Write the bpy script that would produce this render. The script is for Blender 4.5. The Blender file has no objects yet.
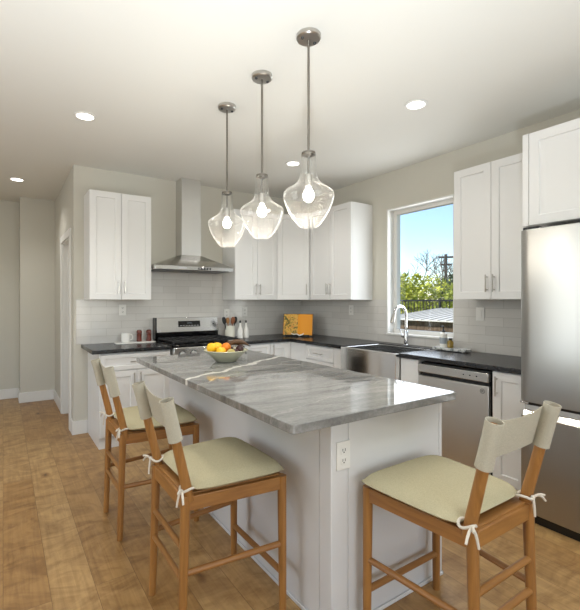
import bpy, bmesh, math, random
from mathutils import Vector, Matrix
random.seed(7)
PI = math.pi
S = bpy.context.scene
COL = S.collection

# ------------------------------------------------------------------ camera, sky, sun, large lights, exposure
YAW = 0.5777
cam_d = bpy.data.cameras.new('camera'); cam = bpy.data.objects.new('camera', cam_d); COL.objects.link(cam)
cam.location = (0, 0, 1.3648); cam.rotation_euler = (PI/2, 0, -YAW)
cam_d.sensor_fit = 'AUTO'; cam_d.sensor_width = 36; cam_d.lens = 414.05*36/610
cam_d.shift_x = (290-272.96)/610; cam_d.shift_y = -(305-300.38)/610
cam_d.clip_start = 0.05; cam_d.clip_end = 300
S.camera = cam

W = bpy.data.worlds.new('sky'); S.world = W; W.use_nodes = True
wn = W.node_tree.nodes; wl = W.node_tree.links; wn.clear()
sky = wn.new('ShaderNodeTexSky'); sky.sky_type = 'NISHITA'; sky.sun_disc = False
sky.sun_elevation = math.radians(38); sky.sun_rotation = math.radians(350)
sky.air_density = 1.0; sky.dust_density = 0.15; sky.ozone_density = 3.0; sky.altitude = 200
bg = wn.new('ShaderNodeBackground'); bg.inputs['Strength'].default_value = 0.22
wo = wn.new('ShaderNodeOutputWorld')
wl.new(sky.outputs[0], bg.inputs[0]); wl.new(bg.outputs[0], wo.inputs[0])

def lamp(name, kind, loc, energy, color=(1, 1, 1), rot=None, to=None, **kw):
    d = bpy.data.lights.new(name, kind); o = bpy.data.objects.new(name, d); COL.objects.link(o)
    o.location = loc; d.energy = energy; d.color = color
    if to is not None:
        o.rotation_euler = (Vector(to)-Vector(loc)).to_track_quat('-Z', 'Y').to_euler()
    elif rot: o.rotation_euler = rot
    for k, v in kw.items(): setattr(d, k, v)
    return o
lamp('sun', 'SUN', (-6, 12, 9), 5.0, (1, .95, .86), to=(0, 7.5, 2.0), angle=.01)
# daylight through the big windows behind and to the left of the photographer
lamp('daylight_left', 'AREA', (-3.05, 2.9, 1.5), 40, (.93, .97, 1), to=(2, 2.9, 1.5), shape='RECTANGLE', size=2.2, size_y=1.8)
lamp('daylight_rear', 'AREA', (.9, -3.25, 1.5), 62, (.93, .97, 1), to=(1.2, 3, 1.5), shape='RECTANGLE', size=3.6, size_y=1.9)
lamp('daylight_sink', 'AREA', (3.54, 2.68, 1.68), 9, (.95, .98, 1), to=(0, 2.55, 1.68), shape='RECTANGLE', size=.68, size_y=1.2)
lamp('ceiling_fill_spot', 'SPOT', (-.25, -.35, .35), 480, (.86, .94, 1), to=(.15, .35, 2.75), spot_size=1.95, spot_blend=.9, shadow_soft_size=.12)  # unseen fill spot added low behind the camera to brighten the ceiling
S.view_settings.view_transform = 'Standard'; S.view_settings.look = 'None'
S.view_settings.exposure = 0.22; S.view_settings.gamma = 1; S.view_settings.use_curve_mapping = False

# ------------------------------------------------------------------ materials
def srgb(r, g, b):
    f = lambda v: (v/255/12.92) if v/255 <= .04045 else ((v/255+.055)/1.055)**2.4
    return (f(r), f(g), f(b), 1)
def mat(name, col, rough=.5, metal=0, spec=.5, **kw):
    m = bpy.data.materials.new(name); m.use_nodes = True
    b = m.node_tree.nodes['Principled BSDF']
    b.inputs['Base Color'].default_value = srgb(*col); b.inputs['Roughness'].default_value = rough
    b.inputs['Metallic'].default_value = metal; b.inputs['Specular IOR Level'].default_value = spec
    for k, v in kw.items(): b.inputs[k.replace('_', ' ')].default_value = v
    return m
def N(m, t, **kw):
    n = m.node_tree.nodes.new(t)
    for k, v in kw.items(): setattr(n, k, v)
    return n
def L(m, a, b): m.node_tree.links.new(a, b)
def P(m): return m.node_tree.nodes['Principled BSDF']
def coords(m, scale=(1, 1, 1), rot=(0, 0, 0), loc=(0, 0, 0), kind='Object'):
    tc = N(m, 'ShaderNodeTexCoord'); mp = N(m, 'ShaderNodeMapping')
    mp.inputs['Scale'].default_value = scale; mp.inputs['Rotation'].default_value = rot; mp.inputs['Location'].default_value = loc
    L(m, tc.outputs[kind], mp.inputs[0]); return mp.outputs[0]
def noise(m, vec, scale=5, detail=4, rough=.5, dist=0):
    n = N(m, 'ShaderNodeTexNoise'); n.inputs['Scale'].default_value = scale; n.inputs['Detail'].default_value = detail
    n.inputs['Roughness'].default_value = rough; n.inputs['Distortion'].default_value = dist
    L(m, vec, n.inputs['Vector']); return n
def ramp(m, src, stops, interp='LINEAR'):
    r = N(m, 'ShaderNodeValToRGB'); r.color_ramp.interpolation = interp
    e = r.color_ramp.elements
    while len(e) < len(stops): e.new(.5)
    for i, (p, c) in enumerate(stops):
        e[i].position = p; e[i].color = srgb(*c) if len(c) == 3 else c
    L(m, src, r.inputs[0]); return r.outputs[0]
def mixc(m, fac, a, b, blend='MIX'):
    x = N(m, 'ShaderNodeMix', data_type='RGBA', blend_type=blend)
    for sock, v in ((x.inputs[0], fac), (x.inputs[6], a), (x.inputs[7], b)):
        if hasattr(v, 'links'): L(m, v, sock)
        else: sock.default_value = v
    return x.outputs[2]
def math_(m, op, a, b=None, clamp=False):
    x = N(m, 'ShaderNodeMath', operation=op); x.use_clamp = clamp
    for i, v in enumerate((a, b)):
        if v is None: continue
        if hasattr(v, 'links'): L(m, v, x.inputs[i])
        else: x.inputs[i].default_value = v
    return x.outputs[0]
def bump(m, h, strength=.2, dist=.01):
    b = N(m, 'ShaderNodeBump'); b.inputs['Strength'].default_value = strength; b.inputs['Distance'].default_value = dist
    L(m, h, b.inputs['Height']); L(m, b.outputs[0], P(m).inputs['Normal'])

def paint(name, col, rough=.6, amt=.06):
    m = mat(name, col, rough, spec=.3)
    n = noise(m, coords(m), 220, 3); bump(m, n.outputs[0], amt, .002); return m
M_wall = paint('wall_paint', (202, 199, 188))
M_ceil = paint('ceiling_paint', (226, 225, 219), .75)
M_trim = paint('white_trim_paint', (226, 225, 221), .4, .02)
M_cab = paint('white_cabinet_lacquer', (226, 226, 225), .32, .02)
M_island = paint('island_panel_paint', (214, 213, 212), .38, .02)
M_plate = mat('white_plastic', (228, 226, 221), .35)
M_black = mat('black_plastic', (14, 14, 15), .4)
M_dark = mat('dark_slot', (30, 30, 31), .6)
M_iron = mat('cast_iron', (24, 24, 25), .55)
M_blackglass = mat('black_enamel', (10, 10, 11), .08)
M_nickel = mat('brushed_nickel', (192, 189, 184), .28, 1)
M_chrome = mat('chrome', (205, 205, 207), .07, 1)

def steel(name, col, rough, axis, amt=.05):
    m = mat(name, col, rough, 1)
    sc = [160, 160, 160]; sc[axis] = 2
    n = noise(m, coords(m, sc), 1, 3)
    r = N(m, 'ShaderNodeMapRange'); r.inputs[3].default_value = rough-amt*.5; r.inputs[4].default_value = rough+amt*.5
    L(m, n.outputs[0], r.inputs[0]); L(m, r.outputs[0], P(m).inputs['Roughness'])
    return m
M_steel_h = steel('brushed_steel_horizontal', (200, 199, 196), .22, 0)
M_steel_v = steel('brushed_steel_vertical', (214, 213, 210), .36, 2)
M_steel_fridge = steel('brushed_steel_refrigerator', (176, 175, 172), .34, 2)
M_steel_sink = steel('polished_sink_steel', (222, 222, 221), .15, 0, .06)
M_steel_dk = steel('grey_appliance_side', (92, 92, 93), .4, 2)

def wood(name, c1, c2, axis=2, scale=1, rough=.42):
    m = mat(name, c1, rough)
    sc = [38*scale]*3; sc[axis] = 2.6*scale
    v = coords(m, sc); n = noise(m, v, 1, 5, .6, .7)
    L(m, ramp(m, n.outputs[0], [(.28, c2), (.68, c1)]), P(m).inputs['Base Color'])
    bump(m, n.outputs[0], .08, .002); return m
M_oak = wood('honey_oak', (166, 116, 60), (132, 88, 42))
M_oak_x = wood('honey_oak_crosswise', (166, 116, 60), (134, 90, 44), 0)
M_oak_y = wood('honey_oak_lengthwise', (162, 112, 58), (130, 86, 42), 1)
def cloth(name, col, k=900):
    m = mat(name, col, .9, spec=.15)
    v = coords(m)
    w1 = noise(m, coords(m, (k, k*.12, k)), 1, 2); w2 = noise(m, coords(m, (k*.12, k, k*.3)), 1, 2)
    s = math_(m, 'ADD', w1.outputs[0], w2.outputs[0])
    c2 = tuple(int(x*.86) for x in col)
    L(m, ramp(m, math_(m, 'MULTIPLY', s, .5), [(.3, c2), (.7, col)]), P(m).inputs['Base Color'])
    bump(m, s, .25, .001); return m
M_cushion = cloth('sage_linen', (195, 185, 153))
M_sling = cloth('natural_canvas', (196, 190, 173))
M_cord = mat('cotton_cord', (214, 206, 192), .9)

# oak plank floor: boards run along world Y
def floor_mat():
    m = mat('oak_planks', (170, 128, 78), .36)
    tc = N(m, 'ShaderNodeTexCoord')
    mp = N(m, 'ShaderNodeMapping'); mp.inputs['Rotation'].default_value = (0, 0, PI/2); L(m, tc.outputs['Object'], mp.inputs[0])
    b = N(m, 'ShaderNodeTexBrick'); b.offset = .37; b.offset_frequency = 2; b.squash = 1
    b.inputs['Scale'].default_value = 1; b.inputs['Brick Width'].default_value = 1.55; b.inputs['Row Height'].default_value = .185
    b.inputs['Mortar Size'].default_value = .0014; b.inputs['Mortar Smooth'].default_value = .3; b.inputs['Bias'].default_value = 0
    b.inputs['Color1'].default_value = (0, 0, 0, 1); b.inputs['Color2'].default_value = (1, 1, 1, 1); b.inputs['Mortar'].default_value = (.5, .5, .5, 1)
    L(m, mp.outputs[0], b.inputs['Vector'])
    base = ramp(m, b.outputs['Color'], [(0, (170, 130, 78)), (.5, (182, 144, 92)), (1, (191, 155, 103))])
    # grain, shifted per board so that it breaks at every joint
    off = N(m, 'ShaderNodeVectorMath', operation='SCALE'); off.inputs['Scale'].default_value = 13; L(m, b.outputs['Color'], off.inputs[0])
    add = N(m, 'ShaderNodeVectorMath', operation='ADD'); L(m, tc.outputs['Object'], add.inputs[0]); L(m, off.outputs[0], add.inputs[1])
    mp2 = N(m, 'ShaderNodeMapping'); mp2.inputs['Scale'].default_value = (34, 2.2, 34); L(m, add.outputs[0], mp2.inputs[0])
    g = noise(m, mp2.outputs[0], 1, 6, .62, 1.1)
    mp3 = N(m, 'ShaderNodeMapping'); mp3.inputs['Scale'].default_value = (3.2, 5.5, 5); L(m, add.outputs[0], mp3.inputs[0])
    g2 = noise(m, mp3.outputs[0], 1, 4, .6, 2.2)
    c = mixc(m, .65, base, ramp(m, g.outputs[0], [(.3, (206, 198, 188)), (.62, (255, 255, 255))]), 'MULTIPLY')
    c = mixc(m, .75, c, ramp(m, g2.outputs[0], [(.33, (190, 174, 152)), (.6, (255, 255, 255))]), 'MULTIPLY')
    vo = N(m, 'ShaderNodeTexVoronoi'); vo.inputs['Scale'].default_value = 1
    mp4 = N(m, 'ShaderNodeMapping'); mp4.inputs['Scale'].default_value = (3.2, 1.7, 1); L(m, add.outputs[0], mp4.inputs[0])
    nv = noise(m, add.outputs[0], 14, 2); av = N(m, 'ShaderNodeVectorMath', operation='MULTIPLY_ADD'); av.inputs[1].default_value = (.12, .12, 0)
    L(m, nv.outputs['Color'], av.inputs[0]); L(m, mp4.outputs[0], av.inputs[2]); L(m, av.outputs[0], vo.inputs['Vector'])
    knot = ramp(m, vo.outputs['Distance'], [(.015, (70, 46, 28)), (.05, (180, 150, 115)), (.12, (255, 255, 255))])
    c = mixc(m, .8, c, knot, 'MULTIPLY')
    c = mixc(m, math_(m, 'MULTIPLY', b.outputs['Fac'], .6), c, srgb(72, 48, 26))
    L(m, c, P(m).inputs['Base Color'])
    hh = math_(m, 'SUBTRACT', math_(m, 'MULTIPLY', g.outputs[0], .25), b.outputs['Fac'])
    bump(m, hh, .18, .002); return m
M_floor = floor_mat()

def tile_mat(name, axis):
    m = mat(name, (206, 203, 198), .12)
    sx = N(m, 'ShaderNodeSeparateXYZ'); L(m, coords(m), sx.inputs[0]); cx = N(m, 'ShaderNodeCombineXYZ')
    L(m, sx.outputs[axis], cx.inputs[0]); L(m, math_(m, 'ADD', sx.outputs['Z'], -.914), cx.inputs[1]); v = cx.outputs[0]
    b = N(m, 'ShaderNodeTexBrick'); b.offset = .5; b.inputs['Scale'].default_value = 1
    b.inputs['Brick Width'].default_value = .305; b.inputs['Row Height'].default_value = .0765
    b.inputs['Mortar Size'].default_value = .0016; b.inputs['Mortar Smooth'].default_value = .2
    b.inputs['Color1'].default_value = srgb(200, 197, 192); b.inputs['Color2'].default_value = srgb(208, 205, 200); b.inputs['Mortar'].default_value = srgb(178, 175, 168)
    L(m, v, b.inputs['Vector']); L(m, b.outputs['Color'], P(m).inputs['Base Color'])
    n = noise(m, coords(m), 16, 2)
    bump(m, math_(m, 'SUBTRACT', math_(m, 'MULTIPLY', n.outputs[0], 1.6), b.outputs['Fac']), .22, .004)
    return m
M_tile_b = tile_mat('white_glazed_tile', 'X')
M_tile_r = tile_mat('white_glazed_tile_side', 'Y')

def stone_mat():
    m = mat('black_leathered_stone', (34, 34, 36), .27)
    n = noise(m, coords(m), 9, 6, .6, .6)
    L(m, ramp(m, n.outputs[0], [(.35, (20, 20, 22)), (.75, (46, 46, 48))]), P(m).inputs['Base Color'])
    n2 = noise(m, coords(m), 140, 2); bump(m, n2.outputs[0], .08, .002); return m
M_stone = stone_mat()

def marble_mat():
    m = mat('grey_veined_marble', (150, 150, 148), .04)
    A = 0.16  # the layers of the stone run a little off the long side
    v0 = coords(m, (1, 1, 1), (0, 0, A))
    warp = noise(m, v0, 1.7, 5, .6)
    av = N(m, 'ShaderNodeVectorMath', operation='MULTIPLY_ADD'); av.inputs[1].default_value = (.22, .22, .0)
    L(m, warp.outputs['Color'], av.inputs[0]); L(m, v0, av.inputs[2])
    st = N(m, 'ShaderNodeMapping'); st.inputs['Scale'].default_value = (1.5, 13, 6); st.inputs['Rotation'].default_value = (0, 0, -.48); L(m, av.outputs[0], st.inputs[0])
    bands = noise(m, st.outputs[0], 1, 8, .66, .4)
    c = ramp(m, bands.outputs[0], [(.26, (94, 94, 95)), (.43, (130, 130, 128)), (.60, (160, 159, 156)), (.76, (190, 188, 184))])
    sp = noise(m, v0, 55, 4, .7)
    c = mixc(m, .35, c, ramp(m, sp.outputs[0], [(.35, (150, 150, 150)), (.65, (255, 255, 255))]), 'MULTIPLY')
    # one broad white vein across the far half, and two finer ones
    sx = N(m, 'ShaderNodeSeparateXYZ'); L(m, coords(m), sx.inputs[0])
    nn = noise(m, coords(m), 4.5, 4); d = math_(m, 'MULTIPLY', math_(m, 'SUBTRACT', nn.outputs[0], .5), .26)
    for (a, c0, w, s) in ((.50, .24, .012, .95), (.44, .05, .004, .3), (.30, -.75, .003, .15)):
        e = math_(m, 'ADD', math_(m, 'SUBTRACT', sx.outputs['Y'], math_(m, 'MULTIPLY', sx.outputs['X'], a)), d)
        e = math_(m, 'ABSOLUTE', math_(m, 'SUBTRACT', e, c0))
        k = N(m, 'ShaderNodeMapRange', interpolation_type='SMOOTHSTEP'); k.inputs[1].default_value = w; k.inputs[2].default_value = w*2.2
        k.inputs[3].default_value = s; k.inputs[4].default_value = 0; L(m, e, k.inputs[0])
        c = mixc(m, k.outputs[0], c, srgb(226, 223, 216))
    L(m, c, P(m).inputs['Base Color']); return m
M_marble = marble_mat()
M_marble_edge = M_marble

def glass_mat(name, tint, edge, rough=.02, seeds=False):
    m = bpy.data.materials.new(name); m.use_nodes = True
    nt = m.node_tree; nt.nodes.clear()
    o = N(m, 'ShaderNodeOutputMaterial'); t = N(m, 'ShaderNodeBsdfTransparent'); g = N(m, 'ShaderNodeBsdfGlossy')
    t.inputs[0].default_value = tint; g.inputs['Roughness'].default_value = rough
    lw = N(m, 'ShaderNodeLayerWeight'); lw.inputs[0].default_value = .5
    f3 = math_(m, 'POWER', lw.outputs['Facing'], 3.0)
    mx = N(m, 'ShaderNodeMixShader'); L(m, t.outputs[0], mx.inputs[1]); L(m, g.outputs[0], mx.inputs[2])
    fac = math_(m, 'ADD', math_(m, 'MULTIPLY', f3, edge), .035, True)
    L(m, fac, mx.inputs[0]); out = mx.outputs[0]
    if seeds:   # little air bubbles, plus white painted at grazing angles as the rim's bright edge
        df = N(m, 'ShaderNodeBsdfTranslucent'); df2 = N(m, 'ShaderNodeBsdfDiffuse'); df.inputs[0].default_value = df2.inputs[0].default_value = (.95, .95, .93, 1)
        ma = N(m, 'ShaderNodeMixShader'); L(m, df.outputs[0], ma.inputs[1]); L(m, df2.outputs[0], ma.inputs[2])
        vo = N(m, 'ShaderNodeTexVoronoi'); vo.inputs['Scale'].default_value = 120; L(m, coords(m), vo.inputs['Vector'])
        r = N(m, 'ShaderNodeMapRange'); r.inputs[1].default_value = .12; r.inputs[2].default_value = .28; r.inputs[3].default_value = .38; r.inputs[4].default_value = .006
        L(m, vo.outputs['Distance'], r.inputs[0])
        e = math_(m, 'MAXIMUM', r.outputs[0], math_(m, 'MULTIPLY', math_(m, 'POWER', lw.outputs['Facing'], 7.0), .22))
        m2 = N(m, 'ShaderNodeMixShader'); L(m, e, m2.inputs[0]); L(m, out, m2.inputs[1]); L(m, ma.outputs[0], m2.inputs[2]); out = m2.outputs[0]
    L(m, out, o.inputs[0]); return m
M_pane = glass_mat('window_glass', (.985, .99, .985, 1), .3, .0)
M_seeded = glass_mat('seeded_glass', (.985, .985, .98, 1), .34, .04, True)
def emit(name, col, s):
    m = bpy.data.materials.new(name); m.use_nodes = True; m.node_tree.nodes.clear()
    o = N(m, 'ShaderNodeOutputMaterial'); e = N(m, 'ShaderNodeEmission'); e.inputs[0].default_value = (*col, 1); e.inputs[1].default_value = s
    L(m, e.outputs[0], o.inputs[0]); return m
M_bulb = emit('lit_bulb', (1, .95, .86), 9)
M_downlight = emit('lit_diffuser', (1, .97, .9), 6)

# ------------------------------------------------------------------ mesh helpers
def B(): return bmesh.new()
def box(bm, x0, x1, y0, y1, z0, z1):
    v = [bm.verts.new(p) for p in ((x0,y0,z0),(x1,y0,z0),(x1,y1,z0),(x0,y1,z0),(x0,y0,z1),(x1,y0,z1),(x1,y1,z1),(x0,y1,z1))]
    for f in ((0,3,2,1),(4,5,6,7),(0,1,5,4),(1,2,6,5),(2,3,7,6),(3,0,4,7)): bm.faces.new([v[i] for i in f])
    return v
def boxes(*bs):
    bm = B()
    for b in bs: box(bm, *b)
    return bm
def tube(bm, pts, r, seg=12, cap=True, flat=1.0):
    pts = [Vector(p) for p in pts]; n = len(pts)
    rs = list(r) if hasattr(r, '__len__') else [r]*n
    rings = []; up = None
    for i, p in enumerate(pts):
        t = (pts[min(i+1, n-1)]-pts[max(i-1, 0)]).normalized()
        if up is None:
            up = Vector((0, 0, 1)) if abs(t.z) < .9 else Vector((1, 0, 0))
        up = (up-t*up.dot(t)).normalized(); sd = t.cross(up)
        rings.append([bm.verts.new(p+(up*math.cos(a)*flat+sd*math.sin(a))*rs[i]) for a in (2*PI*k/seg for k in range(seg))])
    for a, b in zip(rings, rings[1:]):
        for k in range(seg): bm.faces.new((a[k], a[(k+1) % seg], b[(k+1) % seg], b[k]))
    if cap: bm.faces.new(rings[0][::-1]); bm.faces.new(rings[-1])
    return rings
def cyl(bm, p0, p1, r0, r1=None, seg=20): tube(bm, (p0, p1), (r0, r0 if r1 is None else r1), seg)
def lathe(bm, prof, seg=32, c=(0, 0, 0), close=True):
    rings = []
    for (r, z) in prof:
        if r < 1e-6: rings.append([bm.verts.new((c[0], c[1], c[2]+z))])
        else: rings.append([bm.verts.new((c[0]+r*math.cos(2*PI*k/seg), c[1]+r*math.sin(2*PI*k/seg), c[2]+z)) for k in range(seg)])
    for a, b in zip(rings, rings[1:]):
        for k in range(seg):
            k2 = (k+1) % seg
            if len(a) == 1 and len(b) == 1: continue
            if len(a) == 1: bm.faces.new((a[0], b[k2], b[k]))
            elif len(b) == 1: bm.faces.new((a[k], a[k2], b[0]))
            else: bm.faces.new((a[k], a[k2], b[k2], b[k]))
    if close:
        if len(rings[0]) > 1: bm.faces.new(rings[0][::-1])
        if len(rings[-1]) > 1: bm.faces.new(rings[-1])
def ball(bm, c, r, sx=1, sy=1, sz=1, u=16, v=10):
    lathe_pts = [(r*math.sin(PI*i/v), -r*math.cos(PI*i/v)) for i in range(v+1)]
    n0 = len(bm.verts); lathe(bm, [(max(a, 0) if 0 < i < v else 0, z) for i, (a, z) in enumerate(lathe_pts)], u)
    bm.verts.ensure_lookup_table()
    for vt in list(bm.verts)[n0:]: vt.co = Vector((vt.co.x*sx+c[0], vt.co.y*sy+c[1], vt.co.z*sz+c[2]))
def prism(bm, poly, z0, z1):
    a = [bm.verts.new((x, y, z0)) for x, y in poly]; b = [bm.verts.new((x, y, z1)) for x, y in poly]
    n = len(poly); bm.faces.new(a[::-1]); bm.faces.new(b)
    for i in range(n): bm.faces.new((a[i], a[(i+1) % n], b[(i+1) % n], b[i]))
def rounded(x0, x1, y0, y1, r, seg=6):
    out = []
    for cx, cy, a0 in ((x1-r, y0+r, -PI/2), (x1-r, y1-r, 0), (x0+r, y1-r, PI/2), (x0+r, y0+r, PI)):
        out += [(cx+r*math.cos(a0+PI/2*k/seg), cy+r*math.sin(a0+PI/2*k/seg)) for k in range(seg+1)]
    return out
def build(name, bm, m, parent=None, bevel=0, smooth=35, label=None, kind=None, subsurf=0, solid=0):
    bmesh.ops.recalc_face_normals(bm, faces=bm.faces)
    me = bpy.data.meshes.new(name); bm.to_mesh(me); bm.free()
    me.materials.append(m)
    me.polygons.foreach_set('use_smooth', [True]*len(me.polygons)); me.set_sharp_from_angle(angle=math.radians(smooth))
    o = bpy.data.objects.new(name, me); COL.objects.link(o)
    if parent: o.parent = parent
    if solid:
        s = o.modifiers.new('thickness', 'SOLIDIFY'); s.thickness = solid; s.offset = -1
    if bevel:
        b = o.modifiers.new('bevel', 'BEVEL'); b.width = bevel; b.segments = 2; b.limit_method = 'ANGLE'; b.angle_limit = math.radians(50)
    if subsurf:
        s = o.modifiers.new('smooth', 'SUBSURF'); s.levels = s.render_levels = subsurf
    if label: o['label'] = label
    if kind: o['kind'] = kind
    return o
def thing(name, label, cat, loc=(0, 0, 0), rz=0, group=None):
    o = bpy.data.objects.new(name, None); COL.objects.link(o); o.empty_display_size = .1
    o.location = loc; o.rotation_euler = (0, 0, rz); o['label'] = label; o['category'] = cat
    if group: o['group'] = group
    return o
def tag(o, label, cat, group=None):
    o['label'] = label; o['category'] = cat
    if group: o['group'] = group
    return o
def copy_tree(o, parent=None):
    c = o.copy(); COL.objects.link(c)
    if parent: c.parent = parent
    for ch in list(o.children): copy_tree(ch, c)
    return c
def struct(name, bm, m, parent=None, bevel=0, **kw): return build(name, bm, m, parent, bevel, kind='structure', **kw)

# ------------------------------------------------------------------ room shell
XR, YB, XL, YF, HC = 3.482, 4.629, -3.2, -3.5, 2.743
WT = .15
struct('floor', boxes((XL-.12, XR+WT, YF-.12, 7.2, -.12, 0)), M_floor)
struct('ceiling', boxes((XL-.12, XR+WT, YF-.12, 7.2, HC, HC+.12)), M_ceil)
WY0, WY1, WZ0, WZ1 = 2.283, 3.074, 1.0, 2.345
struct('wall_right', boxes((XR, XR+WT, YF, WY0, 0, HC), (XR, XR+WT, WY1, YB+.115, 0, HC), (XR, XR+WT, WY0, WY1, 0, WZ0), (XR, XR+WT, WY0, WY1, WZ1, HC)), M_wall)
struct('wall_back', boxes((.6, XR, YB, YB+.115, 0, HC)), M_wall)
DY0, DY1, DZ = 4.86, 5.56, 2.05
struct('wall_hall', boxes((.6, .715, YB+.115, DY0, 0, HC), (.6, .715, DY1, 6.45, 0, HC), (.6, .715, DY0, DY1, DZ, HC)), M_wall)
struct('wall_far', boxes((.19, .715, 6.45, 6.57, 0, HC), (.19, .30, 6.57, 6.83, 0, HC), (XL, .30, 6.83, 6.95, 0, HC)), M_wall)
# left wall and rear wall with the windows the daylight comes through
struct('wall_left', boxes((XL-.12, XL, YF, .6, 0, HC), (XL-.12, XL, 4.2, 6.95, 0, HC), (XL-.12, XL, .6, 4.2, 0, .55), (XL-.12, XL, .6, 4.2, 2.45, HC)), M_wall)
struct('wall_rear', boxes((XL-.12, -1.0, YF-.12, YF, 0, HC), (2.8, XR+WT, YF-.12, YF, 0, HC), (-1.0, 2.8, YF-.12, YF, 0, .5), (-1.0, 2.8, YF-.12, YF, 2.5, HC)), M_wall)

def window_unit(name, axis, u0, u1, z0, z1, pos, depth, mullions):
    """vinyl frame + pane; axis 'x' = the wall's normal"""
    def bx(a0, a1, p0, p1, b0, b1): return (p0, p1, a0, a1, b0, b1) if axis == 'x' else (a0, a1, p0, p1, b0, b1)
    w = .042; p0, p1 = pos, pos+depth
    fr = [bx(u0, u0+w, p0, p1, z0, z1), bx(u1-w, u1, p0, p1, z0, z1), bx(u0+w, u1-w, p0, p1, z0, z0+w), bx(u0+w, u1-w, p0, p1, z1-w, z1)]
    for k in range(mullions):
        c = u0+(u1-u0)*(k+1)/(mullions+1); fr.append(bx(c-w/2, c+w/2, p0, p1, z0+w, z1-w))
    root = struct(name, boxes(*fr), M_trim, bevel=.002)
    struct('pane', boxes(bx(u0+w*.8, u1-w*.8, p0+depth*.45, p0+depth*.45+.005, z0+w*.8, z1-w*.8)), M_pane, root)
    return root
w1 = window_unit('window_1', 'x', WY0+.012, WY1-.012, WZ0+.012, WZ1-.012, XR+.085, .06, 0)
# white painted lining of the opening with a slim casing round it
struct('window_lining', boxes((XR-.012, XR+WT, WY1-.014, WY1, WZ0, WZ1), (XR, XR+WT, WY0, WY0+.012, WZ0, WZ1),
       (XR-.012, XR+WT, WY0, WY1, WZ1-.014, WZ1), (XR-.022, XR+WT, WY0+.015, WY1, WZ0, WZ0+.016)), M_trim, w1, .0015)
window_unit('window_2', 'x', .6, 4.2, .55, 2.45, XL-.09, .06, 2)
window_unit('window_3', 'y', -1.0, 2.8, .5, 2.5, YF-.09, .06, 2)

# hall door, its casing
d1 = struct('door_1', boxes((.675, .71, DY0+.02, DY1-.02, .005, DZ-.02)), M_trim, bevel=.002)
struct('door_stop', boxes((.6, .715, DY1-.02, DY1, 0, DZ), (.6, .715, DY0, DY0+.02, 0, DZ), (.6, .715, DY0+.02, DY1-.02, DZ-.02, DZ)), M_trim, d1)
cw = .075
struct('trim_1', boxes((.582, .60, DY0-cw, DY0, 0, DZ+cw), (.582, .60, DY1, DY1+cw, 0, DZ+cw), (.582, .60, DY0, DY1, DZ, DZ+cw)), M_trim, bevel=.003)
bh, bt = .135, .015
struct('baseboard_hall', boxes((.6-bt, .6, DY1+cw, 6.45, 0, bh), (.6-bt, .6, YB, DY0-cw, 0, bh)), M_trim, bevel=.003)
struct('baseboard_back', boxes((.6-bt, .731, YB-bt, YB, 0, bh)), M_trim, bevel=.003)
struct('baseboard_far', boxes((.19-bt, .6-bt, 6.45-bt, 6.45, 0, bh), (.19-bt, .19, 6.45, 6.83, 0, bh), (XL, .19-bt, 6.83-bt, 6.83, 0, bh)), M_trim, bevel=.003)
struct('baseboard_left', boxes((XL, XL+bt, YF, 6.8, 0, bh)), M_trim, bevel=.003)
struct('baseboard_rear', boxes((XL+bt, XR, YF, YF+bt, 0, bh)), M_trim, bevel=.003)
# glazed tile between worktop and wall cabinets, and up behind the hood
tt = .008
struct('trim_2', boxes((.623, XR-tt, YB-tt, YB, .914, 1.372), (1.296, 2.27, YB-tt, YB, 1.372, 1.70)), M_tile_b)
struct('trim_3', boxes((XR-tt, XR, WY1, YB, .914, 1.372), (XR-tt, XR, 1.34, WY0, .914, 1.372), (XR-tt, XR, WY0, WY1, .914, WZ0)), M_tile_r)

# ------------------------------------------------------------------ cabinets
def shaker(x0, x1, z0, z1, y=-.02, t=.019, fw=.058, rec=.011):
    """door slab in local cabinet space: front at y, thickness t towards +y"""
    bm = B(); yb = y+t
    def ring(a, yy): return [bm.verts.new(p) for p in ((x0+a, yy, z0+a), (x1-a, yy, z0+a), (x1-a, yy, z1-a), (x0+a, yy, z1-a))]
    r0, r1, r2, r3 = ring(0, yb), ring(0, y), ring(fw, y), ring(fw+.004, y+rec)
    bm.faces.new(r0)
    for a, b in ((r0, r1), (r1, r2), (r2, r3)):
        for i in range(4): bm.faces.new((a[i], a[(i+1) % 4], b[(i+1) % 4], b[i]))
    bm.faces.new(r3); return bm
def pull(c, vertical=True, ln=.135, y=-.02, r=.0052):
    bm = B(); x, z = c; d = .03
    if vertical:
        cyl(bm, (x, y-d, z-ln/2), (x, y-d, z+ln/2), r, seg=10)
        for s in (-1, 1): cyl(bm, (x, y+.001, z+s*ln*.36), (x, y-d, z+s*ln*.36), r*.85, seg=8)
    else:
        cyl(bm, (x-ln/2, y-d, z), (x+ln/2, y-d, z), r, seg=10)
        for s in (-1, 1): cyl(bm, (x+s*ln*.36, y+.001, z), (x+s*ln*.36, y-d, z), r*.85, seg=8)
    return bm
G = .0018
def door(root, x0, x1, z0, z1, hx=None, hz=None, vertical=True, name='door', fw=.058):
    d = build(name, shaker(x0+G, x1-G, z0+G, z1-G, fw=fw), M_cab, root, .0012)
    if hx is not None: build('handle', pull((hx, hz), vertical), M_nickel, d, label='brushed nickel bar handle')
    return d
def upper(label, loc, rz, w, depth, z0, z1, splits, handles, group='white wall cabinets'):
    t = thing('wall_cabinet', label, 'cabinet', (loc[0], loc[1], z0), rz, group); h = z1-z0
    build('body', boxes((0, w, 0, depth, 0, h)), M_cab, t, .001)
    for (a, b), hx in zip(splits, handles): door(t, a, b, 0, h, hx, .125 if hx is not None else None)
    return t
Z0U, Z1U, DU = 1.372, 2.437, .309
yu = YB-.33+.02
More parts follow.
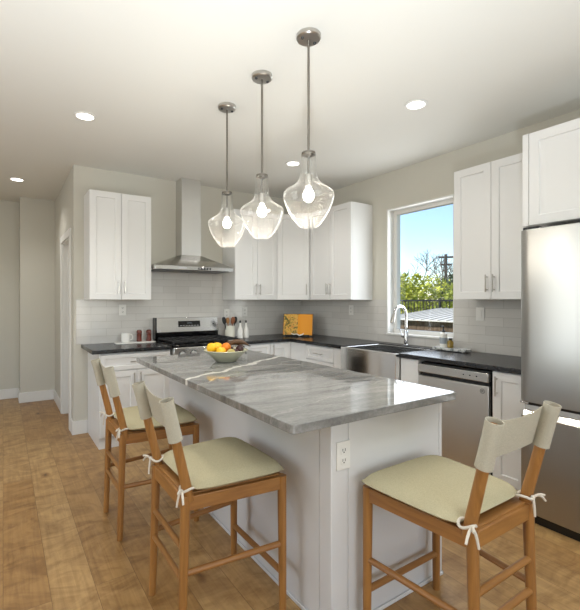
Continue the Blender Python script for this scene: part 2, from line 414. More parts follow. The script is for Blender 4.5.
upper('white two-door wall cabinet left of the steel range hood', (.696, yu), 0, .597, DU, Z0U, Z1U, ((0, .2985), (.2985, .597)), (.2985-.03, .2985+.03))
upper('white two-door wall cabinet just right of the range hood', (2.273, yu), 0, .597, DU, Z0U, Z1U, ((0, .305), (.305, .597)), (.305-.028, .305+.028))
xu = XR-.33+.02
upper('white two-door wall cabinet between the corner cabinet and the window', (xu, 4.018), -PI/2, .728, DU, Z0U, Z1U, ((.02, .373), (.373, .728)), (.373-.028, .373+.028))
upper('white two-door wall cabinet between the window and the refrigerator', (xu, 2.072), -PI/2, .700, DU, Z0U, Z1U, ((0, .315), (.315, .598)), (.315-.028, .315+.028))
# diagonal corner cabinet
t = thing('wall_cabinet', 'white single-door diagonal wall cabinet filling the corner above the cookbook', 'cabinet', (2.873, YB-.009, Z0U), 0, 'white wall cabinets')
bm = B(); prism(bm, [(0, -.309), (.29, -.598), (.60, -.598), (.60, 0), (0, 0)], 0, Z1U-Z0U); build('body', bm, M_cab, t, .001)
x_, y_ = .009, -.318
dl = math.hypot(.281, .281)
d = build('door', shaker(G, dl-G, G, Z1U-Z0U-G), M_cab, t, .0012); d.location = (.0045, -.3135, 0); d.rotation_euler = (0, 0, -PI/4)
hd = build('handle', pull((dl-.03, .125)), M_nickel, d, label='brushed nickel bar handle')
# over the refrigerator
FX = 2.85
t = thing('wall_cabinet', 'white deep cabinet above the stainless refrigerator', 'cabinet', (FX, 1.370, 1.845), -PI/2, 'white wall cabinets')
build('body', boxes((0, 1.007, .0, XR-FX, 0, Z1U-1.845)), M_cab, t, .001)
build('side_filler', boxes((0, .036, -.018, 0, 0, Z1U-1.845)), M_cab, t)
for a, b, hx in ((.038, .52, .49), (.52, 1.004, .55)): door(t, a, b, 0, Z1U-1.845, hx, .10)

CT = .879  # underside of the worktop
def base(label, loc, rz, w, depth, fronts, toe=True, z1=CT):
    t = thing('base_cabinet', label, 'cabinet', (loc[0], loc[1], 0), rz, 'white base cabinets')
    build('body', boxes((0, w, 0, depth, .10, z1)), M_cab, t, .001)
    build('toe_kick', boxes((.0, w, .012, depth, 0, .10)), M_cab, t)
    for f in fronts:
        kind, x0, x1, za, zb = f[:5]
        if kind == 'door': door(t, x0, x1, za, zb, f[5], f[6])
        elif kind == 'drawer':
            d = build('drawer', shaker(x0+G, x1-G, za+G, zb-G, fw=.036), M_cab, t, .0012)
            build('handle', pull(((x0+x1)/2, (za+zb)/2), False, .14), M_nickel, d, label='brushed nickel bar handle')
        elif kind == 'filler': build('filler', boxes((x0, x1, -.018, 0, za, zb)), M_cab, t)
    return t
yb = YB-.625+.02; DBb = .60-.001
base('white base cabinet left of the range with one drawer over two doors', (.733, yb), 0, .668, YB-yb-.001,
     (('drawer', .01, .66, .715, .865), ('door', .01, .335, .11, .71, .335-.03, .62), ('door', .335, .66, .11, .71, .335+.03, .62)))
base('white base cabinet right of the range running into the corner', (2.176, yb), 0, .685, YB-yb-.001,
     (('drawer', .003, .395, .715, .865), ('door', .003, .395, .11, .71, .36, .62), ('door', .398, .655, .11, .865, .43, .79), ('filler', .657, .684, .11, .872)))
xb = XR-.625+.02
base('white base cabinet with a drawer between the corner and the sink', (xb, 4.022), -PI/2, .947, XR-xb-.001,
     (('filler', .02, .318, .11, .872), ('drawer', .322, .782, .715, .865), ('door', .322, .782, .11, .71, .362, .62), ('filler', .787, .942, .11, .872)))
base('white sink base cabinet under the farmhouse sink', (xb, 3.07), -PI/2, .69, XR-xb-.001,
     (('door', .0, .345, .11, .64, .315, .56), ('door', .345, .69, .11, .64, .375, .56)), z1=.655)
base('narrow white filler pillar between sink and dishwasher', (xb, 2.375), -PI/2, .175, XR-xb-.001, (('filler', .0, .175, .10, .872),))
base('narrow white base cabinet between the dishwasher and the refrigerator', (xb, 1.583), -PI/2, .235, XR-xb-.001, (('door', .0, .233, .11, .872, .035, .775),))

# worktops
def slab(polys, z0, z1):
    bm = B()
    for p in polys: prism(bm, p, z0, z1)
    return bm
R4 = lambda x0, x1, y0, y1: [(x0, y0), (x1, y0), (x1, y1), (x0, y1)]
xc, yc = XR-.648, YB-.648
tag(build('countertop', slab([R4(.667, 1.403, yc, YB-.009)], CT, .914), M_stone, bevel=.004), 'black stone countertop left of the range', 'countertop')
cb = slab([[(2.176, yc), (xc, yc), (xc, 3.078), (3.345, 3.078), (3.345, 2.382), (xc, 2.382), (xc, 1.345), (XR-.009, 1.345), (XR-.009, YB-.009), (2.176, YB-.009)]], CT, .914)
tag(build('countertop', cb, M_stone, bevel=.004), 'black stone L-shaped countertop running from the range past the sink to the refrigerator', 'countertop')

# ------------------------------------------------------------------ range
t = thing('kitchen_range', 'stainless gas range with black cooktop and raised control back panel', 'range', (1.408, 3.965, 0))
w = .762; dp = .64
build('body', boxes((.004, w-.004, .03, dp, .02, .905)), M_steel_dk, t, .002)
build('oven_door', boxes((.006, w-.006, -.012, .03, .22, .765)), M_steel_h, t, .004)
od = t.children[-1]
build('oven_window', boxes((.09, w-.09, -.015, -.012, .30, .655)), M_blackglass, od)
bm = B(); cyl(bm, (.05, -.06, .715), (w-.05, -.06, .715), .011); cyl(bm, (.08, -.012, .715), (.08, -.06, .715), .009); cyl(bm, (w-.08, -.012, .715), (w-.08, -.06, .715), .009)
build('handle', bm, M_steel_h, od)
build('warming_drawer', boxes((.006, w-.006, -.01, .03, .06, .212)), M_steel_h, t, .004)
build('front_panel', boxes((.0, w, -.022, .06, .772, .895)), M_steel_h, t, .006)
for kx in (.085, .205, .381, .557, .677):
    bm = B(); lathe(bm, [(.026, .006), (.026, .009), (.024, .010), (.022, .034), (.019, .038), (0, .038)], 24); box(bm, -.004, .004, -.021, .021, .036, .044)
    k = build('knob', bm, M_steel_v, t, .001); k.location = (kx, -.022, .832); k.rotation_euler = (PI/2, 0, 0)
    bm = B(); lathe(bm, [(.033, 0), (.033, .006), (0, .006)], 24); build('bezel', bm, M_black, k)
build('cooktop', boxes((.0, w, -.01, .56, .895, .922)), M_blackglass, t, .004)
for gx in (.135, .381, .627):
    bm = B(); hw = .115
    for x in (-hw, -hw/3, hw/3, hw): box(bm, gx+x-.006, gx+x+.006, .035, .53, .938, .955)
    for y in (.04, .16, .285, .41, .525): box(bm, gx-hw, gx+hw, y-.006, y+.006, .938, .955)
    for x in (-hw, hw):
        for y in (.04, .525): box(bm, gx+x-.008, gx+x+.008, y-.008, y+.008, .922, .938)
    build('grate', bm, M_iron, t, .002)
for gx, gy in ((.135, .15), (.135, .41), (.381, .285), (.627, .15), (.627, .41)):
    bm = B(); lathe(bm, [(.045, 0), (.045, .008), (.034, .010), (.034, .016), (0, .016)], 24, (gx, gy, .922)); build('burner', bm, M_iron, t)
bm = B(); box(bm, .0, w, .575, .655, .90, 1.005); build('vent_trim', bm, M_blackglass, t, .004)
bm = B()
a = [(.560, 1.005), (.655, 1.005), (.655, 1.168), (.590, 1.168)]
va = [bm.verts.new((.012, y, z)) for y, z in a]; vb = [bm.verts.new((w-.002, y, z)) for y, z in a]
bm.faces.new(va); bm.faces.new(vb[::-1])
for i in range(4): bm.faces.new((va[i], vb[i], vb[(i+1) % 4], va[(i+1) % 4]))
bgd = build('backguard', bm, M_steel_h, t, .004)
build('end_cap', boxes((-.004, .012, .556, .657, .93, 1.172)), M_blackglass, t, .003)
def on_guard(x0, x1, z0, z1, th):
    bm = B(); q = []
    for z in (z0, z1):
        y = .560+(z-1.005)/.163*.03
        for x in (x0, x1): q.append((x, y, z))
    f = [bm.verts.new((x, y-th, z)) for x, y, z in q]; b_ = [bm.verts.new((x, y+.001, z)) for x, y, z in q]
    for i in ((0, 1, 3, 2),): bm.faces.new([f[k] for k in i]); bm.faces.new([b_[k] for k in i])
    for i, j in ((0, 1), (1, 3), (3, 2), (2, 0)): bm.faces.new((f[i], f[j], b_[j], b_[i]))
    return bm
dsp = build('display', on_guard(.265, .53, 1.062, 1.128, .003), M_blackglass, bgd)
for i in range(7): build('button', on_guard(.285+.034*i, .303+.034*i, 1.072, 1.078, .0042), M_steel_v, dsp)
build('clock_window', on_guard(.37, .43, 1.095, 1.115, .0042), mat('clock_glass', (70, 74, 78), .2), dsp)
bm = B(); lathe(bm, [(.011, 0), (.011, .002), (0, .002)], 20); e_ = build('emblem', bm, M_chrome, bgd); e_.location = (.05, .5605, 1.025); e_.rotation_euler = (PI/2-.18, 0, 0)

# range hood
t = thing('range_hood', 'stainless pyramid chimney range hood above the range', 'hood', (1.757, YB, 1.69))
hw = .452; hy0, hy1 = -.415, -.009
build('canopy_lip', boxes((-hw, hw, hy0, hy1, 0, .042)), M_steel_h, t, .003)
bm = B()
lo = [(-hw, hy0), (hw, hy0), (hw, hy1), (-hw, hy1)]; hi = [(-.085, -.192), (.152, -.192), (.152, hy1), (-.085, hy1)]
va = [bm.verts.new((x, y, .042)) for x, y in lo]; vb = [bm.verts.new((x, y, .185)) for x, y in hi]
bm.faces.new(va[::-1]); bm.faces.new(vb)
for i in range(4): bm.faces.new((va[i], va[(i+1) % 4], vb[(i+1) % 4], vb[i]))
build('canopy', bm, M_steel_h, t, .002)
build('chimney', boxes((-.083, .150, -.190, -.001, .18, .62), (-.081, .148, -.188, -.001, .60, HC-1.69)), M_steel_v, t, .002)
cp = build('control_panel', boxes((.02, .17, hy0-.003, hy0, .01, .032)), M_blackglass, t)
for i in range(4): build('button', boxes((.035+.034*i, .05+.034*i, hy0-.0045, hy0-.003, .016, .026)), M_steel_v, cp)
build('filter', boxes((-hw+.04, -.01, hy0+.04, hy1-.04, -.006, 0), (.01, hw-.04, hy0+.04, hy1-.04, -.006, 0)), M_steel_dk, t)
build('badge', boxes((-.20, -.11, hy0-.002, hy0, .012, .03)), M_chrome, t)

# ------------------------------------------------------------------ sink, faucet
t = thing('farmhouse_sink', 'stainless apron-front farmhouse sink under the window', 'sink', (2.800, 3.073, .66), -PI/2)
sw, sd, sh = .686, .54, .246
bm = B()
o_ = rounded(0, sw, 0, sd, .012, 3); i_ = rounded(.028, sw-.028, .045, sd-.02, .03, 3)
def loop(p, z): return [bm.verts.new((x, y, z)) for x, y in p]
l0, l1, l2, l3 = loop(o_, 0), loop(o_, sh), loop(i_, sh), loop(i_, .03); n = len(o_)
for a, b in ((l0, l1), (l1, l2), (l2, l3)):
    for k in range(n): bm.faces.new((a[k], a[(k+1) % n], b[(k+1) % n], b[k]))
bm.faces.new(l0[::-1]); bm.faces.new(l3)
build('basin', bm, M_steel_sink, t, .004)
bm = B(); lathe(bm, [(.045, 0), (.045, .003), (.03, .002), (0, .0015)], 24, (sw/2, sd*.55, .03)); build('drain', bm, M_chrome, t)

t = thing('faucet', 'polished chrome pull-down gooseneck kitchen faucet behind the sink', 'faucet', (3.405, 2.765, .914))
bm = B(); lathe(bm, [(.030, 0), (.030, .006), (.022, .012), (.022, .13), (.018, .15), (0, .15)], 24); build('body', bm, M_chrome, t)
arc = [(0, 0, .14), (0, 0, .27)]
for k in range(0, 13):
    a = PI*k/12*.92; arc.append((-.095+.095*math.cos(a), -.01*k/12, .30+.095*math.sin(a)))
bm = B(); tube(bm, arc, .0125, 14); build('neck', bm, M_chrome, t)
e = Vector(arc[-1]); dr = (Vector(arc[-1])-Vector(arc[-2])).normalized()
bm = B(); tube(bm, [e, e+dr*.02, e+dr*.085, e+dr*.10], [.014, .018, .021, .018], 16); build('spray_head', bm, M_nickel, t)
bm = B(); tube(bm, [(0, .02, .085), (0, .05, .088)], [.016, .014], 14); tube(bm, [(0, .045, .088), (-.005, .06, .12), (-.01, .068, .16)], [.007, .006, .005], 10); build('lever', bm, M_chrome, t)

# ------------------------------------------------------------------ dishwasher
def ge_emblem(root, r, loc):
    bm = B()
    ring = [(r*math.cos(2*PI*k/24), 0, r*math.sin(2*PI*k/24)) for k in range(25)]
    tube(bm, ring, r*.09, 6)
    for pts in ([(.1,.25),(-.1,.55),(-.45,.45),(-.5,-.1),(-.3,-.45),(-.05,-.3),(-.02,.05),(-.2,.1)], [(.5,.35),(.3,.5),(.12,.25),(.35,.05),(.1,-.2),(.2,-.5),(.5,-.4),(.6,-.2)]):
        tube(bm, [(x*r, 0, z*r) for x, z in pts], r*.07, 6)
    e = build('emblem', bm, M_steel_dk, root); e.location = loc; return e
t = thing('dishwasher', 'stainless dishwasher with pocket handle under the black counter', 'dishwasher', (2.842, 2.19, 0), -PI/2)
dw = .60
build('tub', boxes((.012, dw-.012, .03, .60, .02, .862)), M_black, t)
build('door_panel', boxes((.004, dw-.012, 0, .035, .105, .758)), M_steel_v, t, .004)
build('control_strip', boxes((.004, dw-.012, -.006, .035, .787, .852)), M_steel_h, t, .004)
build('pocket_handle', boxes((.008, dw-.016, .02, .04, .755, .79)), M_black, t)
build('toe_plate', boxes((.008, dw-.01, .04, .06, .02, .10)), M_black, t)
cs = t.children[2]
for i in range(3): build('button', boxes((.40+.05*i, .408+.05*i, -.0075, -.006, .817, .825)), M_dark, cs)
ge_emblem(t.children[1], .016, (dw-.055, -.001, .722))

# ------------------------------------------------------------------ refrigerator
t = thing('refrigerator', 'stainless refrigerator with bottom freezer at the right end', 'refrigerator', (2.70, 1.325, 0), -PI/2)
fw_ = .905
build('body', boxes((.004, fw_-.004, .065, .765, .03, 1.765)), M_steel_dk, t, .004)
def fdoor(x0, x1, z0, z1, bulge=.012):
    bm = B(); n = 14; pf = []
    for k in range(n+1):
        u = -1+2*k/n; x = x0+(x1-x0)*(k/n)
        e = max(0, abs(u)-.90)/.10
        pf.append((x, .0-bulge*(1-u*u)+.020*(1-math.sqrt(max(0, 1-e*e)))))
    poly = pf+[(x1, .06), (x0, .06)]
    prism(bm, poly, z0, z1); return bm
fd = build('door', fdoor(0, fw_/2-.002, .742, 1.80), M_steel_fridge, t, .004)
build('door', fdoor(fw_/2+.002, fw_, .742, 1.80), M_steel_fridge, t, .004)
ge_emblem(fd, .017, (.075, -.004, 1.735))
fz = build('freezer_drawer', fdoor(0, fw_, .065, .655), M_steel_fridge, t, .003)
bm = B()
for s in (0,):
    q = [(-.011, .655), (.006, .690), (.017, .690), (.022, .722), (.06, .722), (.06, .64), (-.004, .64)]
    va = [bm.verts.new((.02, y, z)) for y, z in q]; vb = [bm.verts.new((fw_-.02, y, z)) for y, z in q]
    bm.faces.new(va); bm.faces.new(vb[::-1])
    for i in range(7): bm.faces.new((va[i], vb[i], vb[(i+1) % 7], va[(i+1) % 7]))
build('handle_ledge', bm, M_steel_sink, fz, .002)
build('gasket', boxes((.004, fw_-.004, .03, .07, .722, .745)), M_black, t)
build('hinge', boxes((.0, .05, .005, .05, .728, .740)), M_chrome, t, .002)
build('grille', boxes((.01, fw_-.01, .03, .07, .0, .06)), M_black, t)
build('hinge_cover', boxes((.01, .10, .02, .10, 1.80, 1.818)), M_dark, t, .003)

# ------------------------------------------------------------------ island
IX0, IX1, IY0, IY1 = 1.11, 1.838, 1.272, 3.22
t = thing('kitchen_island', 'white panelled kitchen island base under the grey marble top', 'island', ((IX0+IX1)/2, (IY0+IY1)/2, 0))
cx_, cy_ = (IX0+IX1)/2, (IY0+IY1)/2
lx0, lx1, ly0, ly1 = IX0-cx_, IX1-cx_, IY0-cy_, IY1-cy_
build('body', boxes((lx0+.004, lx1-.02, ly0+.006, ly1, .0, .885)), M_island, t, .001)
build('corner_post', boxes((lx0, lx0+.092, ly0, ly0+.075, 0, .885)), M_island, t, .004)
build('end_panel', boxes((lx0+.096, lx1-.024, ly0+.002, ly0+.02, 0, .885)), M_island, t, .002)
build('end_stile', boxes((lx1-.022, lx1, ly0+.001, ly0+.04, 0, .885)), M_island, t, .002)
build('side_panel', boxes((lx0+.001, lx0+.02, ly0+.078, ly1-.001, 0, .885)), M_island, t, .002)
build('shoe_moulding', boxes((lx0-.008, lx0, ly0-.006, ly1, 0, .018), (lx0-.008, lx1, ly0-.008, ly0, 0, .018)), M_island, t, .003)
nd = 4; dwid = (ly1-ly0-.05)/nd
for k in range(nd):   # doors on the working side
    d = build('door', shaker(.003, dwid-.003, .11, .87), M_cab, t, .0012)
    d.location = (lx1-.02, ly0+.045+dwid*k, 0); d.rotation_euler = (0, 0, PI/2)
    build('handle', pull((dwid-.035 if k % 2 == 0 else .035, .78)), M_nickel, d, label='brushed nickel bar handle')
bm = B(); prism(bm, rounded(.862-1.355, 1.848-1.355, 1.194-2.234, 3.273-2.234, .022, 5), 0, .035)
o = tag(build('island_countertop', bm, M_marble, bevel=.003), 'polished grey marble island countertop with white veins', 'countertop'); o.location = (1.355, 2.234, .885)

# ------------------------------------------------------------------ outlets and switches
def outlet_parts(t, gang=1, switch=False):
    w = .036*gang+.001
    build('cover_plate', boxes((-w, w, -.006, 0, -.058, .058)), M_plate, t, .002)
    for g in range(gang):
        gx = (g-(gang-1)/2)*.046
        if switch: build('rocker', boxes((gx-.016, gx+.016, -.010, -.006, -.033, .033)), M_plate, t, .002)
        else:
            for s in (-1, 1):
                rc = build('receptacle', boxes((gx-.0165, gx+.0165, -.008, -.006, s*.021-.014, s*.021+.014)), M_plate, t, .002)
                bm = boxes((gx-.008, gx-.005, -.0085, -.008, s*.021-.003, s*.021+.008), (gx+.005, gx+.008, -.0085, -.008, s*.021-.003, s*.021+.008), (gx-.003, gx+.003, -.0085, -.008, s*.021-.010, s*.021-.005))
                build('slots', bm, M_dark, rc)
def outlet(label, loc, rz, gang=1, switch=False, cat='outlet'):
    t = thing('light_switch' if switch else 'wall_outlet', label, cat, loc, rz); outlet_parts(t, gang, switch)
outlet('white duplex outlet on the island corner post below the marble', (1.172, IY0-.0002, .728), 0)
outlet('white outlet on the tile under the left wall cabinet', (1.078, YB-tt, 1.262), 0)
outlet('white outlet on the tile behind the utensil crock', (2.325, YB-tt, 1.20), 0)
outlet('white outlet on the tile above the two white bottles', (2.58, YB-tt, 1.22), 0)
outlet('white rocker switch on the tile right of the window', (XR-tt, 2.03, 1.245), -PI/2, 1, True, 'switch')
outlet('white outlet on the side-wall tile left of the window', (XR-tt, 3.62, 1.25), -PI/2)

# ------------------------------------------------------------------ bar stools
def bar_stool(label, loc, rz):
    t = thing('bar_stool', label, 'stool', loc, rz, 'wooden bar stools at the island')
    fx, fy, rx, ry = .226, .215, .184, -.213
    def leg(p0, p1, r0=.0165, r1=.0205):
        bm = B(); tube(bm, [p0, tuple(.5*(a+b) for a, b in zip(p0, p1)), p1], [r0, (r0+r1)/2, r1], 16)
        return build('leg', bm, M_oak, t, .002)
    for s in (-1, 1):
        leg((s*(fx+.004), fy+.002, 0), (s*fx, fy, .598))
        leg((s*(rx+.004), ry-.018, 0), (s*rx, ry, .60))
        bm = B(); tube(bm, [(s*rx, ry+.016, .575), (s*(rx+.001), ry+.004, .63), (s*(rx+.005), ry-.036, .80), (s*(rx+.009), ry-.075, .974)], [.0205, .0205, .019, .0175], 16)
        build('back_post', bm, M_oak, t, .002)
    def rail(a, b, h, th, name, m):
        bm = B(); a, b = Vector(a), Vector(b); d = (b-a).normalized(); n_ = Vector((-d.y, d.x, 0))*th/2
        vs = [bm.verts.new(p+q+Vector((0, 0, z))) for p in (a, b) for q in (-n_, n_) for z in (-h/2, h/2)]
        for f in ((0,1,3,2),(4,6,7,5),(0,4,5,1),(2,3,7,6),(0,2,6,4),(1,5,7,3)): bm.faces.new([vs[i] for i in f])
        build(name, bm, m, t, .003)
    rail((-fx, fy, .568), (fx, fy, .568), .056, .024, 'seat_rail', M_oak_x)
    rail((-rx, ry, .568), (rx, ry, .568), .056, .024, 'seat_rail', M_oak_x)
    for s in (-1, 1): rail((s*rx, ry, .568), (s*fx, fy, .568), .056, .024, 'seat_rail', M_oak_y)
    bm = B(); prism(bm, [(-rx+.01, ry+.0), (rx-.01, ry+.0), (fx-.01, fy-.005), (-fx+.01, fy-.005)], .588, .602); build('seat_board', bm, M_oak_x, t, .002)
    def rung(a, b, r, m):
        bm = B(); tube(bm, [a, b], r, 14); build('stretcher', bm, m, t)
    rung((-fx, fy, .172), (fx, fy, .172), .0135, M_oak_x)
    rung((-rx, ry-.011, .272), (rx, ry-.011, .272), .0125, M_oak_x)
    rung((-rx, ry-.007, .390), (rx, ry-.007, .390), .0125, M_oak_x)
    for s in (-1, 1): rung((s*(rx+.002), ry-.01, .297), (s*(fx+.002), fy, .300), .0130, M_oak_y)
    # cushion: soft pad, rounded corners, thicker in the middle
    bm = B(); n = 22; g = {}
    for side in (1, -1):
        for i in range(n+1):
            for j in range(n+1):
                u, v = -1+2*i/n, -1+2*j/n
                if side == -1 and (i in (0, n) or j in (0, n)): g[(side, i, j)] = g[(1, i, j)]; continue
                # squircle outline
                uu = u*math.sqrt(max(0, 1-.13*v**6)) ; vv = v*math.sqrt(max(0, 1-.12*u**6))
                hw_ = .220+.034*(vv+1)/2
                x = uu*hw_; y = .020+vv*.214
                th = (max(0, 1-u**6)*max(0, 1-v**6))**.5
                z = .626+(.034*th+.008*(1-u*u)*(1-v*v))*(1 if side == 1 else 0)-(.023*th if side == -1 else 0)
                z += .004*math.sin(5*x*20+3)*math.sin(y*60)*.25*th
                g[(side, i, j)] = bm.verts.new((x, y, z))
    for side in (1, -1):
        for i in range(n):
            for j in range(n):
                q = [g[(side, i, j)], g[(side, i+1, j)], g[(side, i+1, j+1)], g[(side, i, j+1)]]
                bm.faces.new(q if side == 1 else q[::-1])
    cu = build('cushion', bm, M_cushion, t, smooth=80, label='sage beige linen seat cushion')
    for s in (-1, 1):   # cords knotted round the two posts
        bm = B(); r = .0265; c = Vector((s*(rx+.001), ry+.004, .628))
        ring = [c+Vector((r*math.cos(a), r*math.sin(a), .006*math.sin(2*a+s))) for a in (2*PI*k/18 for k in range(19))]
        tube(bm, ring, .005, 8)
        tube(bm, [c+Vector((-s*.10, .035, .004)), c+Vector((-s*.05, .03, .006)), c+Vector((-s*.012, .027, 0))], .0042, 8)
        k0 = c+Vector((s*.012, -.026, -.002)); ball(bm, k0, .0085, 1, .9, 1.1, 10, 6)
        for dx, dy, dz, b1 in ((.062, -.016, -.022, .010), (-.014, -.014, -.062, 0), (.034, -.026, .010, .010)):
            pts = [k0+Vector((s*dx*f, dy*f, dz*f*f+b1*math.sin(PI*f))) for f in (0, .25, .5, .75, 1)]
            tube(bm, pts, [.005, .005, .0048, .0046, .0042], 8)
        build('tie_cord', bm, M_cord, cu, label='cream cotton tie cord')
    # canvas back: a sleeve on each post and a slack band between them
    bm = B()
    def post(z, s):
        f = (z-.63)/(.962-.63); return Vector((s*(rx+.001+.008*f), ry+.004-.079*f, z))
    zs = [.826, .86, .90, .935, .965, .986]
    for s in (-1, 1):
        rad = [.0285, .0275, .027, .027, .0275, .0285]
        outer = tube(bm, [post(z, s) for z in zs], rad, 20, cap=False)
        inner = tube(bm, [post(z, s) for z in zs], [q-.0035 for q in rad], 20, cap=False)
        for k in range(20):
            bm.faces.new((outer[0][k], outer[0][(k+1) % 20], inner[0][(k+1) % 20], inner[0][k]))
            bm.faces.new((outer[-1][k], outer[-1][(k+1) % 20], inner[-1][(k+1) % 20], inner[-1][k]))
    nx, nz = 18, 8; gg = {}
    for d_ in (0, 1):
        for i in range(nx+1):
            for j in range(nz+1):
                u = -1+2*i/nx; sag = 1-u*u
                z = .834+(.978-.834)*j/nz - .014*sag*(j/nz) + .004*sag*(1-j/nz)
                c = post(z, 1); gg[(d_, i, j)] = bm.verts.new((u*(rx-.012), c.y+.024-.012*sag-(.003 if d_ else 0), z))
    for i in range(nx):
        for j in range(nz):
            for d_ in (0, 1): bm.faces.new((gg[(d_, i, j)], gg[(d_, i+1, j)], gg[(d_, i+1, j+1)], gg[(d_, i, j+1)]))
        for j in (0, nz): bm.faces.new((gg[(0, i, j)], gg[(0, i+1, j)], gg[(1, i+1, j)], gg[(1, i, j)]))
    build('backrest_sling', bm, M_sling, t, smooth=50, label='natural canvas sling backrest')
    return t
st = bar_stool('honey oak bar stool at the far left of the island, farthest from the viewer', (.788, 2.640, 0), -PI/2)
s2 = copy_tree(st); s2.location = (.812, 1.730, 0); s2['label'] = 'honey oak bar stool on the left side of the island, nearer the viewer'
s3 = copy_tree(st); s3.location = (1.488, 1.003, 0); s3.rotation_euler = (0, 0, 0); [c for c in s3.children if c.name.startswith('cushion')][0].location.x = -.022; s3['label'] = 'honey oak bar stool at the near end of the island, in front of the refrigerator'

# ------------------------------------------------------------------ lamps
def pendant(label, x, y):
    t = thing('pendant_light', label, 'pendant lamp', (x, y, HC), 0, 'glass pendants over the island')
    bm = B(); lathe(bm, [(0, 0), (.062, 0), (.064, -.004), (.064, -.020), (.058, -.026), (0, -.028)], 32); ca = build('canopy', bm, M_nickel, t)
    for s in (-1, 1):
        bm = B(); lathe(bm, [(0, -.026), (.008, -.026), (.008, -.032), (.005, -.035), (0, -.035)], 12, (s*.04, 0, 0)); build('screw', bm, M_steel_dk, ca)
    bm = B(); cyl(bm, (0, 0, -.026), (0, 0, -.73), .0062, seg=12); build('rod', bm, mat_rod, t)
    zb = -.997
    bm = B(); lathe(bm, [(0, zb+.392), (.020, zb+.392), (.036, zb+.386), (.037, zb+.372), (.020, zb+.366), (.010, zb+.36), (0, zb+.36)], 24); build('cap', bm, mat_rod, t)
    bm = B(); lathe(bm, [(0, -.725), (.018, -.725), (.020, -.732), (.020, -.785), (.016, -.788), (0, -.788)], 20); so = build('socket', bm, M_nickel, t)
    prof = [(.044, 0), (.050, .003), (.066, .020), (.088, .049), (.108, .084), (.122, .118), (.130, .148), (.1325, .165), (.1305, .176), (.122, .187), (.106, .198), (.086, .209), (.069, .221), (.057, .236), (.048, .256), (.041, .285), (.038, .32), (.038, .36), (.040, .372)]
    bm = B(); seg = 48
    th = .003
    full = prof+[(r-th, z) for r, z in prof[::-1]]; rings = []
    for r, z in full: rings.append([bm.verts.new((r*math.cos(2*PI*k/seg), r*math.sin(2*PI*k/seg), zb+z)) for k in range(seg)])
    for a, b in zip(rings, rings[1:]+rings[:1]):
        for k in range(seg): bm.faces.new((a[k], a[(k+1) % seg], b[(k+1) % seg], b[k]))
    build('glass_shade', bm, M_seeded, t, smooth=60, label='clear seeded glass bell shade')
    bm = B(); lathe(bm, [(0, -.786), (.013, -.788), (.015, -.798), (.024, -.812), (.030, -.828), (.030, -.840), (.024, -.856), (.012, -.866), (0, -.868)], 24)
    build('bulb', bm, M_bulb, t, smooth=80, label='glowing bulb')
    lamp('pendant_bulb_light', 'POINT', (x, y, HC-.93), 5.0, (1, .92, .80), shadow_soft_size=.03)
    return t
mat_rod = mat('aged_nickel', (132, 127, 120), .32, 1)
pendant('clear glass bell pendant nearest the viewer, rightmost and largest of the three', 1.329, 1.70)
pendant('clear glass bell pendant in the middle of the three', 1.328, 2.16)
pendant('clear glass bell pendant farthest away, nearest the range hood', 1.330, 2.637)
def downlight(label, x, y, e=17):
    t = thing('recessed_light', label, 'ceiling light', (x, y, HC), 0, 'round recessed ceiling lights')
    bm = B(); lathe(bm, [(.058, -.001), (.075, -.001), (.078, -.005), (.072, -.010), (.060, -.010), (.058, -.001)], 36, close=False); build('trim_ring', bm, M_trim, t)
    bm = B(); lathe(bm, [(0, -.002), (.060, -.002), (.060, -.007), (0, -.007)], 32); build('diffuser', bm, M_downlight, t)
    lamp('recessed_light_beam', 'SPOT', (x, y, HC-.02), e, (1, .97, .93), (0, 0, 0), spot_size=2.3, spot_blend=.8, shadow_soft_size=.06)
downlight('round recessed ceiling light at left, before the hallway', .512, 3.351, 30)
downlight('round recessed ceiling light at the right, in front of the wall cabinets', 2.428, 1.886)
downlight('round recessed ceiling light in the hallway ceiling', .133, 5.525, 24)
downlight('round recessed ceiling light seen between the glass pendants', 2.437, 3.370, 30)

for x_, y_, w_ in ((.5, .2, 'left'), (2.428, .1, 'right')):  # extra downlights out of view, added to raise the bounce off the floor
    downlight('added unseen recessed ceiling light behind the viewer on the %s' % w_, x_, y_)

# ------------------------------------------------------------------ small things on the worktops
ZC = .914
M_ceramic = mat('white_ceramic', (232, 230, 224), .25)
M_cream = mat('cream_stoneware', (222, 219, 204), .4)
t = bm = B(); prism(bm, rounded(-.21, .21, -.07, .07, .05, 6), 0, .012)
pl = tag(build('serving_tray', bm, M_ceramic, bevel=.004), 'long white ceramic tray holding the mug and two mills', 'tray'); pl.location = (1.175, 4.47, ZC)
t = thing('mug', 'white ceramic mug on the long white tray', 'mug', (1.075, 4.475, ZC+.012))
bm = B(); lathe(bm, [(.036, 0), (.042, .006), (.044, .095), (.041, .095), (.039, .010), (0, .008)], 28); build('cup', bm, M_ceramic, t)
bm = B(); tube(bm, [(.042, 0, .075), (.062, 0, .078), (.074, 0, .055), (.066, 0, .028), (.041, 0, .022)], .006, 10); build('handle', bm, M_ceramic, t)
M_mill = wood('reddish_walnut', (112, 48, 32), (78, 30, 20), 2, 1, .3)
def mill(label, x, y):
    t = thing('pepper_mill', label, 'mill', (x, y, ZC+.012), 0, 'dark red mills on the tray')
    bm = B(); lathe(bm, [(.026, 0), (.027, .01), (.023, .045), (.026, .082), (0, .083)], 22); build('body', bm, M_mill, t)
    bm = B(); lathe(bm, [(.019, .083), (.027, .088), (.027, .108), (.018, .122), (0, .126)], 22); build('head', bm, M_mill, t)
mill('dark red-brown wooden mill on the tray, next to the white mug', 1.222, 4.50)
mill('dark red-brown wooden mill on the tray, next to the range', 1.325, 4.50)

